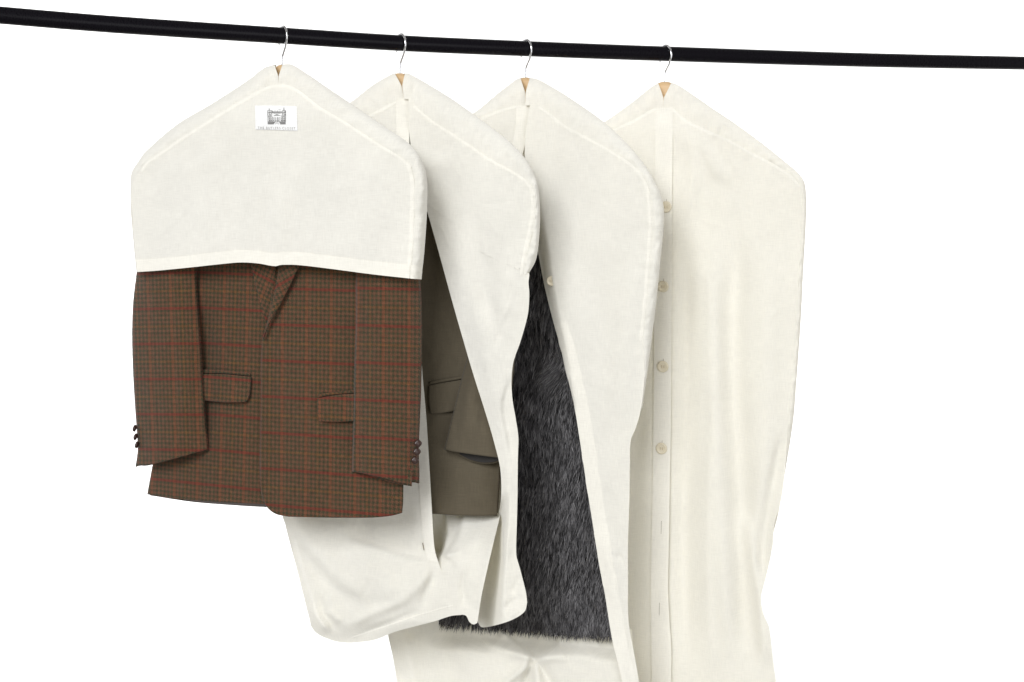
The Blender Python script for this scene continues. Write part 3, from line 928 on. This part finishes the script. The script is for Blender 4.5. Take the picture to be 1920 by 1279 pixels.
# ================================================================== 3. open bag with the fur coat
bag3 = empty('garment_bag', 'long cream garment bag hanging open around a dark fur coat, running below the picture', 'garment bag', F3.at(985, 146, 0), COVER_GROUP)
SEAM3_L = [(760, 330), (800, 290), (850, 255), (905, 218), (942, 203), (968, 196), (985, 195)]
SIL3_L = [(738, 335), (775, 272), (825, 240), (888, 212), (935, 174), (968, 151), (984, 146)]
SEAM3_R = [(985, 195), (1012, 197), (1035, 213), (1055, 230), (1114, 262), (1177, 300), (1205, 328), (1219, 362), (1223, 410), (1220, 480), (1214, 560), (1206, 640)]
SIL3_R = [(986, 146), (1007, 149), (1040, 166), (1075, 188), (1135, 231), (1190, 285), (1219, 325), (1240, 368), (1245, 408), (1239, 482), (1231, 562), (1221.5, 640)]
RIGHT3 = [(1221.5, 640), (1214, 700), (1204, 765), (1193, 800), (1182.5, 827), (1181, 870), (1180, 940), (1177.5, 1015), (1177.5, 1100), (1178.5, 1165), (1189, 1225), (1198, 1279), (1210, 1400), (1215, 1600)]
EDGE3R = [(994, 200), (986, 250), (984, 300), (990, 360), (1000, 430), (1009, 478), (1021, 540), (1037, 605), (1051, 655), (1063, 706), (1076, 760), (1089, 840), (1101, 920), (1113, 995), (1124, 1065), (1133, 1110), (1148, 1202), (1158, 1243), (1166, 1279), (1180, 1400), (1190, 1600)]


def c3_extra(x, y):
    # turned-back placket at the free edge, above the pocket of the coat
    ex = np.interp(y, [p[1] for p in EDGE3R], [p[0] for p in EDGE3R])
    wd = np.interp(y, [250, 480, 600, 720, 760], [26, 24, 16, 6, 4])
    curl = -.034 * (1 - sm(0, 1, (x - ex) / wd)) * sm(780, 700, y) * sm(320, 450, y)
    return curl - .012 * sm(1150, 1235, x) * sm(900, 420, y)


s3c = Surf(.058, [
    ('ridge', [(1030, 330), (1060, 480), (1110, 700)], 26, .006, 60, .3),
    ('ridge', [(1040, 270), (1046, 400), (1085, 560)], 26, -.009, 60, .35),
    ('pucker', [(1035, 220), (1114, 268), (1177, 306), (1212, 350)], 20, 0.0013, 20, 0), ('pucker', [(1219, 362), (1220, 480), (1206, 640)], 18, 0.0014, 22, 0),
    ('ridge', [(1200, 420), (1170, 640), (1150, 840)], 26, .006, 60, .3),
    ('ridge', [(1120, 480), (1130, 680), (1135, 860)], 30, -.003, 60, .3),
    ('ridge', [(1150, 1000), (1145, 1050), (1160, 1150)], 13, .006, 60, .3),
    ('ridge', [(1140, 1035), (1155, 1045), (1170, 1040)], 6, -.003, 60, .3),
    ('ridge', [(1135, 900), (1140, 1010)], 14, -.003, 60, .3),
    ('step', [(1178, 1160), (1176, 1220), (1180, 1300)], 6, -.006, 22, .2),
], 61, .0013, 66., extra=c3_extra, gain=1.35, creases=(20, 1020, 1230, 240, 1270))
panel('front_panel', F3, SEAM3_R[1:8] if False else [(994, 196), (1012, 197), (1035, 213), (1055, 230), (1114, 262), (1177, 300), (1205, 328)], SEAM3_R[6:11] + [(1206, 640)] + [(1208, 700), (1202, 765)] + RIGHT3[3:],
      [(1190, 1600), (1215, 1600)], EDGE3R, s3c, M_COTTON, bag3, 3.4)
strip('seam', F3, [(x - 2, y + 5) for x, y in SEAM3_R[1:8]], 3.0, s3c, M_DOUBLE, bag3)
strip('seam', F3, [(x - 5, y) for x, y in SEAM3_R[7:]], 3.0, s3c, M_DOUBLE, bag3)
pl3 = strip('placket', F3, [(x + 14, y) for x, y in EDGE3R[7:]], 13., s3c, M_DOUBLE, bag3)

s3g = Surf(.050, [('ridge', [(950, 230), (930, 330)], 20, -.004, 60, .3)], 62, .0013, 60.)
EDGE3L = [(994, 197), (990, 240), (979, 292), (950, 400), (890, 600), (820, 850), (790, 1000), (782, 1150)]
gusset('shoulder_gusset', F3, list(zip(SEAM3_L, SIL3_L)), list(zip(SEAM3_R, SIL3_R)) + [((1208, 700), (1213.5, 700)), ((1202, 765), (1204, 765))], s3c, M_COTTON, bag3, (983, 173, 146, 9.), 3, surf_l=s3g)
panel('front_panel', F3, [(760, 330), (800, 290), (850, 255), (905, 218), (942, 203), (968, 196), (994, 191)], EDGE3L, [(716, 1150), (750, 1150), (782, 1150)],
      [(760, 330), (738, 500), (725, 800), (716, 1150)], s3g, M_COTTON, bag3, 4.)
panel('placket', F3, [(968, 199), (994, 198)], EDGE3L[:4], [(924, 398), (950, 400)], [(968, 199), (966, 240), (955, 290), (924, 398)], s3g, M_DOUBLE, bag3, 4., lift=.0012)
strip('seam', F3, [(984, 201), (968, 201.5), (942, 208), (905, 223), (880, 238)], 3.0, s3g, M_DOUBLE, bag3)


def e3_extra(x, y):
    back = sm(785, 850, x) * sm(1222, 1186, y - np.clip((x - 820) * .07, 0, 24))
    return -.052 * back


s3e = Surf(.046, [
    ('step', [(1002, 1238), (975, 1210), (940, 1180)], 4, -.0150, 34, .12),
    ('step', [(1002, 1238), (1030, 1218), (1052, 1206)], 4, .0150, 34, .12),
    ('ridge', [(1002, 1238), (975, 1260), (935, 1290)], 8, 0.0119, 60, .2),
    ('ridge', [(1004, 1234), (1008, 1270), (1016, 1330)], 8, 0.0102, 60, .2),
    ('ridge', [(1000, 1232), (990, 1262), (975, 1300)], 6, -0.0102, 60, .2),
    ('ridge', [(1004, 1234), (1030, 1275), (1060, 1330)], 10, -0.0085, 60, .2),
    ('ridge', [(1002, 1238), (960, 1222), (900, 1200)], 8, 0.0085, 60, .2),
    ('ridge', [(1002, 1238), (1050, 1228), (1130, 1225)], 10, 0.0085, 60, .2),
    ('ridge', [(760, 1180), (770, 1240), (790, 1330)], 14, 0.0085, 60, .2),
    ('ridge', [(830, 1190), (850, 1240), (880, 1320)], 22, -0.0051, 60, .2),
], 63, .0013, 50., extra=e3_extra, gain=1.3, creases=(14, 740, 1150, 1190, 1279))
panel('lower_panel', F3, [(716, 1150), (790, 1150), (900, 1160), (1050, 1172), (1185, 1180)], [(1185, 1180), (1192, 1279), (1205, 1600)], [(770, 1600), (1000, 1610), (1205, 1600)],
      [(716, 1150), (728, 1192), (739, 1245), (744, 1279), (756, 1400), (770, 1600)], s3e, M_COTTON, bag3, 3.2)
s3back = Surf(-.055, (), 64, .0015, 60)
side('side_panel', F3, [(1204, 765)] + RIGHT3[3:], s3c, [(1187, 765), (1178, 827), (1175, 1100), (1190, 1279), (1210, 1600)], s3back, M_COTTON, bag3)
side('side_panel', F3, [(760, 330), (738, 500), (725, 800), (716, 1150)], s3g, [(760, 330), (738, 500), (728, 800), (722, 1150)], s3back, M_COTTON, bag3, True)
side('side_panel', F3, [(716, 1150), (728, 1192), (739, 1245), (744, 1279), (756, 1400), (770, 1600)], s3e, [(722, 1150), (746, 1279), (760, 1400), (770, 1600)], s3back, M_COTTON, bag3, True)
panel('back_panel', F3, [(760, 330), (800, 290), (850, 255), (905, 218), (985, 195), (1055, 230), (1114, 262), (1177, 300), (1205, 328)],
      [(1205, 328), (1221, 410), (1205, 640), (1178, 827), (1175, 1100), (1190, 1279), (1210, 1600)], [(770, 1600), (1000, 1610), (1210, 1600)],
      [(760, 330), (738, 500), (728, 800), (722, 1150), (746, 1279), (770, 1600)], s3back, M_COTTON, bag3, 9.)


def shirt_button(fr, x, y, w, rad, parent):
    """four-hole button with a raised rim"""
    c = fr.at(x, y, w)
    e1 = np.array([fr.h[0], fr.h[1], 0]); e2 = np.array([0, 0, 1.]); ax = np.array([fr.n[0], fr.n[1], 0])
    prof = [(0, .0010), (.30, .0010), (.55, .0011), (.72, .0019), (.88, .0022), (1., .0014), (1., .0), (.6, -.0004)]
    ns = 28; V, F = [], []
    for r, h in prof:
        for k in range(ns):
            a = 2 * math.pi * k / ns
            V.append(c + rad * max(r, .02) * (math.cos(a) * e1 + math.sin(a) * e2) + ax * h)
    for i in range(len(prof) - 1):
        for k in range(ns):
            F.append([i*ns + k, (i+1)*ns + k, (i+1)*ns + (k+1) % ns, i*ns + (k+1) % ns])
    F.append(list(range(ns)))
    b = make('button', V, F, M_PEARL, parent)
    # sewing thread: two short stitches through the holes
    V, F = [], []
    for sx in (-1, 1):
        p = [c + e1 * rad * .2 * sx + e2 * rad * z + ax * (.0015 if abs(z) < .2 else .0008) for z in np.linspace(-.24, .24, 5)]
        v, f = tube(p, .00055, 6)
        F += [[q + sum(len(a) for a in V) for q in ff] for ff in f]; V.append(v)
    make('thread', np.vstack(V), F, M_THREAD, b)
    return b


shirt_button(F3, 1034, 527, s3c(np.array([1034.]), np.array([527.]))[0] + .0012, .0080, bag3)

# ------------------------------------------------------------------ fur coat
fur = empty('fur_coat', 'charcoal long-haired fur coat showing through the gap of the open garment bag', 'coat', F3.at(985, 170, 0))
sfur = Surf(.004, [('ridge', [(985, 620), (975, 900), (985, 1170)], 26, .007, 60, .2), ('ridge', [(1010, 560), (1005, 850), (1020, 1180)], 18, -.008, 60, .2),
                   ('ridge', [(1060, 760), (1070, 1180)], 30, .006, 60, .2), ('step', [(1012, 712), (1035, 668), (1062, 640)], 7, .010, 40, .15)], 71, .003, 70.)
FUR_BOT = [(770, 1155), (812, 1160), (880, 1164), (950, 1169), (1010, 1174), (1060, 1178), (1110, 1181), (1162, 1182)]
FUR_TOP = [(800, 400), (900, 310), (950, 325), (985, 360), (1015, 325), (1090, 300), (1150, 390)]
FUR_L = [(800, 400), (770, 600), (765, 900), (770, 1166)]
FUR_R = [(1150, 390), (1165, 600), (1152, 800), (1152, 1000), (1162, 1200)]
S, ss, tt = coons_px(FUR_TOP, FUR_R, FUR_BOT, FUR_L, 5.)
w = sfur(S[..., 0], S[..., 1]) - .02 * np.abs(2 * ss - 1)**4
P = F3.at(S[..., 0], S[..., 1], w)
Vb = P.reshape(-1, 3); Fb = grid_faces(*ss.shape)
# hair: tapered ribbons combed downwards, in soft clumps
def hairs(n, xr, yr, seed):
    r = np.random.default_rng(seed)
    x = r.uniform(*xr, n); y = r.uniform(*yr, n)
    bot = np.interp(x, [p[0] for p in FUR_BOT], [p[1] for p in FUR_BOT])
    k = y < bot - 2
    return x[k], y[k], r


HV, HF, HS = [Vb], [Fb], [np.full(len(Vb), .02)]
off = len(Vb)
specs = [(26000, (945, 1155), (470, 1190), 1), (9000, (790, 1158), (1080, 1190), 2), (5000, (800, 1145), (420, 1180), 3), (5200, (800, 1155), (1140, 1190), 4)]
for n, xr, yr, sd_ in specs:
    x, y, r = hairs(n, xr, yr, sd_)
    n = len(x)
    clump = noise2(x / 16., y / 46., 80); clump2 = noise2(x / 3.2, y / 26., 81)
    lean = noise2(x / 60., y / 110., 82) * .16 + clump2 * .10 + r.normal(0, .10, n) - .07
    patch = np.exp(-((x - 1046) / 22.)**2 - ((y - 690) / 26.)**2)
    lean = lean - patch * .9
    L = .020 * r.uniform(.55, 1.25, n) * (1 - .25 * patch)
    root_w = sfur(x, y) + .0005
    root = F3.at(x, y, root_w)
    wid = .00050 * r.uniform(.6, 1.5, n)
    h3_ = np.array([F3.h[0], F3.h[1], 0]); n3_ = np.array([F3.n[0], F3.n[1], 0]); z3 = np.array([0, 0, 1.])
    stand = (.006 + .004 * clump2 + .002 * r.normal(0, 1, n)).clip(.002, .02)
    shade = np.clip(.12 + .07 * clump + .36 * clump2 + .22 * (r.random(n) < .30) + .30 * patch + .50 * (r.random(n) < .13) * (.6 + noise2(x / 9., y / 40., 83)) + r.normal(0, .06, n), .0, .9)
    rows = []
    for q, (f, sf) in enumerate(((0., .0), (.35, .8), (.7, 1.), (1., .9))):
        c = root + n3_ * (stand * sf)[:, None] - z3 * (L * f)[:, None] + h3_ * (lean * L * f * (1 + .4 * f) + r.normal(0, .0006, n) * f)[:, None]
        ww = wid * (1, 1., .7, .12)[q]
        tw_ = r.normal(0, .25, n)
        dirv = h3_ + n3_ * tw_[:, None] * .5
        rows.append(np.stack([c - dirv * ww[:, None], c + dirv * ww[:, None]], 1))
    A = np.stack(rows, 1).reshape(n, 8, 3)
    HV.append(A.reshape(-1, 3))
    base = off + np.arange(n)[:, None] * 8
    for q in range(3):
        HF.append(np.concatenate([base + 2*q, base + 2*q + 2, base + 2*q + 3, base + 2*q + 1], 1))
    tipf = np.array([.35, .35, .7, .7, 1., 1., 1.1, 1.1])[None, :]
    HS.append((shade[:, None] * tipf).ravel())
    off += n * 8
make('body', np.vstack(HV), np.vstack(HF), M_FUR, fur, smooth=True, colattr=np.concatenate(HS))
panel('back', F3, FUR_TOP, FUR_R, [(x, y - 4) for x, y in FUR_BOT], FUR_L, Surf(-.02, (), 72, .002, 60.), M_DARKLIN, fur, 9.)


# ================================================================== 4. closed bag
bag4 = empty('garment_bag', 'closed cream garment bag with buttoned placket, rightmost on the rail', 'garment bag', F4.at(1247, 154, 0), COVER_GROUP)
SEAM4_L = [(1018, 345), (1055, 300), (1105, 268), (1150, 242), (1195, 220), (1223, 204), (1243, 201)]
SIL4_L = [(998, 350), (1030, 290), (1080, 258), (1128, 232), (1180, 196), (1222, 164), (1246, 154.5)]
SEAM4_R = [(1243, 201), (1262, 202), (1286, 222), (1320, 240), (1359, 256), (1404, 281), (1449, 305), (1482, 326), (1500, 346), (1504, 370), (1503, 420), (1498, 510), (1493, 600), (1485, 720), (1478, 790)]
SIL4_R = [(1247, 154.5), (1268, 159), (1298, 177), (1334, 202), (1376, 230), (1428, 268), (1468, 300), (1495, 323), (1508, 341), (1511.5, 366), (1511, 420), (1506, 510), (1501.5, 600), (1493, 720), (1487, 790)]


def d4_extra(x, y):
    return -.014 * sm(1400, 1510, x) - .012 * sm(250, 200, y) * sm(1180, 1250, x)


s4r = Surf(.047, [
    ('ridge', [(1275, 215), (1300, 300), (1290, 420)], 14, 0.0054, 60, .3),
    ('ridge', [(1300, 240), (1340, 310), (1370, 350)], 14, 0.0041, 60, .3),
    ('ridge', [(1283, 420), (1290, 700), (1282, 1000), (1290, 1279)], 18, -0.0095, 60, .2),
    ('ridge', [(1330, 420), (1338, 700), (1350, 1000), (1372, 1300)], 22, 0.0095, 60, .2),
    ('ridge', [(1385, 380), (1375, 640), (1390, 900), (1408, 1279)], 22, -0.0108, 60, .2),
    ('ridge', [(1440, 420), (1440, 700), (1430, 1000)], 26, 0.0068, 60, .2),
    ('ridge', [(1395, 950), (1420, 1100), (1440, 1260)], 14, 0.0081, 60, .2),
    ('ridge', [(1470, 800), (1440, 960), (1425, 1110)], 12, -0.0068, 60, .2),
    ('ridge', [(1330, 800), (1325, 1000), (1335, 1279)], 14, 0.0054, 60, .2),
    ('ridge', [(1310, 345), (1360, 350), (1395, 385)], 16, -.0012, 60, .35),
    ('pucker', [(1286, 228), (1359, 262), (1449, 310), (1500, 350)], 18, 0.0012, 20, 0),
], 91, .0012, 80., extra=d4_extra, gain=2.0, creases=(22, 1265, 1490, 240, 1270))
RIGHT4 = [(1470, 900), (1462, 948), (1451, 984), (1449, 1020), (1438, 1075), (1427, 1120), (1431, 1150), (1442, 1177), (1447, 1215), (1451, 1250), (1455, 1279), (1470, 1400), (1472, 1620)]
panel('front_panel', F4, [(1250, 201), (1262, 202), (1286, 222), (1320, 240), (1359, 256), (1404, 281), (1449, 305), (1482, 326), (1500, 346)], SEAM4_R[8:] + RIGHT4,
      [(1248, 1625), (1360, 1630), (1472, 1620)], [(1250, 201), (1249, 700), (1244, 1000), (1248, 1279), (1248, 1625)], s4r, M_COTTON, bag4, 3.4)
strip('seam', F4, [(x - 1, y + 5) for x, y in SEAM4_R[1:9]], 3.0, s4r, M_DOUBLE, bag4)
s4l = Surf(.053, [('ridge', [(1200, 300), (1195, 700), (1200, 1279)], 14, -.004, 60, .2), ('ridge', [(1160, 300), (1160, 1279)], 20, .004, 60, .2),
                  ('ridge', [(1262, 420), (1266, 490), (1262, 545)], 8, .004, 60, .3), ('ridge', [(1258, 1010), (1255, 1090), (1258, 1180)], 8, .003, 60, .3)], 92, .001, 80.,
           extra=lambda x, y: -.012 * sm(250, 200, y) - .005 * sm(520, 210, y))
EDGE4 = [(1261, 201), (1260.5, 300), (1259.5, 420), (1260.5, 500), (1259, 560), (1258.5, 640), (1257.5, 780), (1255.5, 900), (1253.5, 1020), (1252, 1100), (1254.5, 1160), (1258, 1215), (1258, 1279), (1258, 1625)]
gusset('shoulder_gusset', F4, list(zip(SEAM4_L, SIL4_L)), list(zip(SEAM4_R, SIL4_R)) + [((1468, 890), (1471.5, 890))], s4r, M_COTTON, bag4, (1246, 184, 154.5, 12.5), 4, surf_l=s4l)
panel('front_panel', F4, [(1018, 345), (1055, 300), (1105, 268), (1150, 242), (1195, 220), (1223, 204), (1261, 201)], EDGE4, [(1030, 1625), (1150, 1630), (1258, 1625)],
      [(1018, 345), (1000, 500), (1005, 900), (1020, 1300), (1030, 1625)], s4l, M_COTTON, bag4, 3.8)
pk = panel('placket', F4, [(1229, 203), (1261.5, 201)], [(x + .6, y) for x, y in EDGE4], [(1222, 1625), (1258.6, 1625)],
           [(1229, 203), (1228, 300), (1227, 420), (1227, 500), (1226, 640), (1225, 780), (1224, 900), (1221.5, 1020), (1220, 1100), (1221, 1200), (1222, 1279), (1222, 1625)], s4l, M_DOUBLE, bag4, 3.6, lift=.0024, profile=lambda s, t: -.0018 * (1 - sm(0, .12, t)))
strip('seam', F4, [(1260, 206), (1240, 205), (1222, 209), (1195, 225), (1155, 244), (1120, 264)], 3.0, s4l, M_DOUBLE, bag4)
for x, y in ((1249, 388), (1243.5, 537.5), (1243, 687.5), (1240.5, 841)):
    shirt_button(F4, x, y, s4l(np.array([x]), np.array([y]))[0] + .0034, .0098, pk)
    strip('buttonhole', F4, [(x + 1, y - 15), (x + .6, y + 10)], .8, s4l, M_SLIT, pk, lift=.0032, rows=3)
for x, y in ((1239.5, 989), (1236, 1142)):
    strip('buttonhole', F4, [(x + .6, y - 12), (x, y + 12)], .8, s4l, M_SLIT, pk, lift=.0034, rows=3)
s4back = Surf(-.05, (), 94, .0015, 60)
side('side_panel', F4, [(1470, 890)] + RIGHT4, s4r, [(1466, 890), (1460, 948), (1445, 1020), (1425, 1120), (1440, 1200), (1470, 1400), (1472, 1620)], s4back, M_COTTON, bag4)
side('side_panel', F4, [(1018, 345), (1000, 500), (1005, 900), (1020, 1300), (1030, 1625)], s4l, [(1018, 345), (1000, 500), (1005, 900), (1020, 1300), (1030, 1625)], s4back, M_COTTON, bag4, True)
panel('back_panel', F4, [(1018, 345), (1055, 300), (1105, 268), (1150, 242), (1243, 201), (1320, 240), (1404, 281), (1500, 346)],
      [(1500, 346), (1503, 420), (1492, 600), (1476, 790), (1462, 948), (1445, 1020), (1425, 1120), (1440, 1200), (1470, 1400), (1472, 1620)], [(1030, 1625), (1250, 1630), (1472, 1620)],
      [(1018, 345), (1000, 500), (1005, 900), (1020, 1300), (1030, 1625)], s4back, M_COTTON, bag4, 9.)

# ------------------------------------------------------------------ camera
cam = bpy.data.cameras.new('camera'); co = bpy.data.objects.new('camera', cam); COL.objects.link(co)
co.location = (0, 0, CAMZ); co.rotation_euler = (math.radians(90), 0, 0)
cam.sensor_width = 36; cam.lens = FPX / W0 * 36
cam.shift_y = -(H0 / 2 - CY) / W0
cam.clip_start = .05; cam.clip_end = 50
scene.camera = co

# ------------------------------------------------------------------ studio light
wd = bpy.data.worlds.new('World'); scene.world = wd; wd.use_nodes = True
bg = wd.node_tree.nodes['Background']; bg.inputs[0].default_value = (.99, .97, .91, 1); bg.inputs[1].default_value = .36


def area(name, loc, target, size, power, col=(1, 1, 1), sy=None, spread=180.):
    l = bpy.data.lights.new(name, 'AREA'); l.energy = power; l.color = col; l.size = size
    l.spread = math.radians(spread)
    if sy: l.shape = 'RECTANGLE'; l.size_y = sy
    o = bpy.data.objects.new(name, l); COL.objects.link(o)
    o.location = loc
    o.rotation_euler = (Vector(target) - Vector(loc)).to_track_quat('-Z', 'Y').to_euler()
    return o


area('key_light', (-1.75, -3.3, 3.9), (.1, 2.4, 1.2), 2.5, 312, (.972, .99, 1.02))
area('fill_light', (2.0, -1.6, 1.2), (.3, 2.4, 1.1), 2.4, 52, (.98, .995, 1.02))
area('backdrop_light', (-4.2, 3.3, 1.6), (-1.2, 5.4, 1.4), 1.2, 112, (1, 1, 1), 3., 112.)
area('backdrop_light', (4.6, 3.3, 1.6), (1.6, 5.4, 1.4), 1.2, 112, (1, 1, 1), 3., 112.)

scene.view_settings.view_transform = 'Standard'; scene.view_settings.look = 'None'
scene.view_settings.exposure = 0; scene.view_settings.gamma = 1
scene.render.engine = 'CYCLES'
scene.cycles.max_bounces = 8; scene.cycles.diffuse_bounces = 5; scene.cycles.transmission_bounces = 4
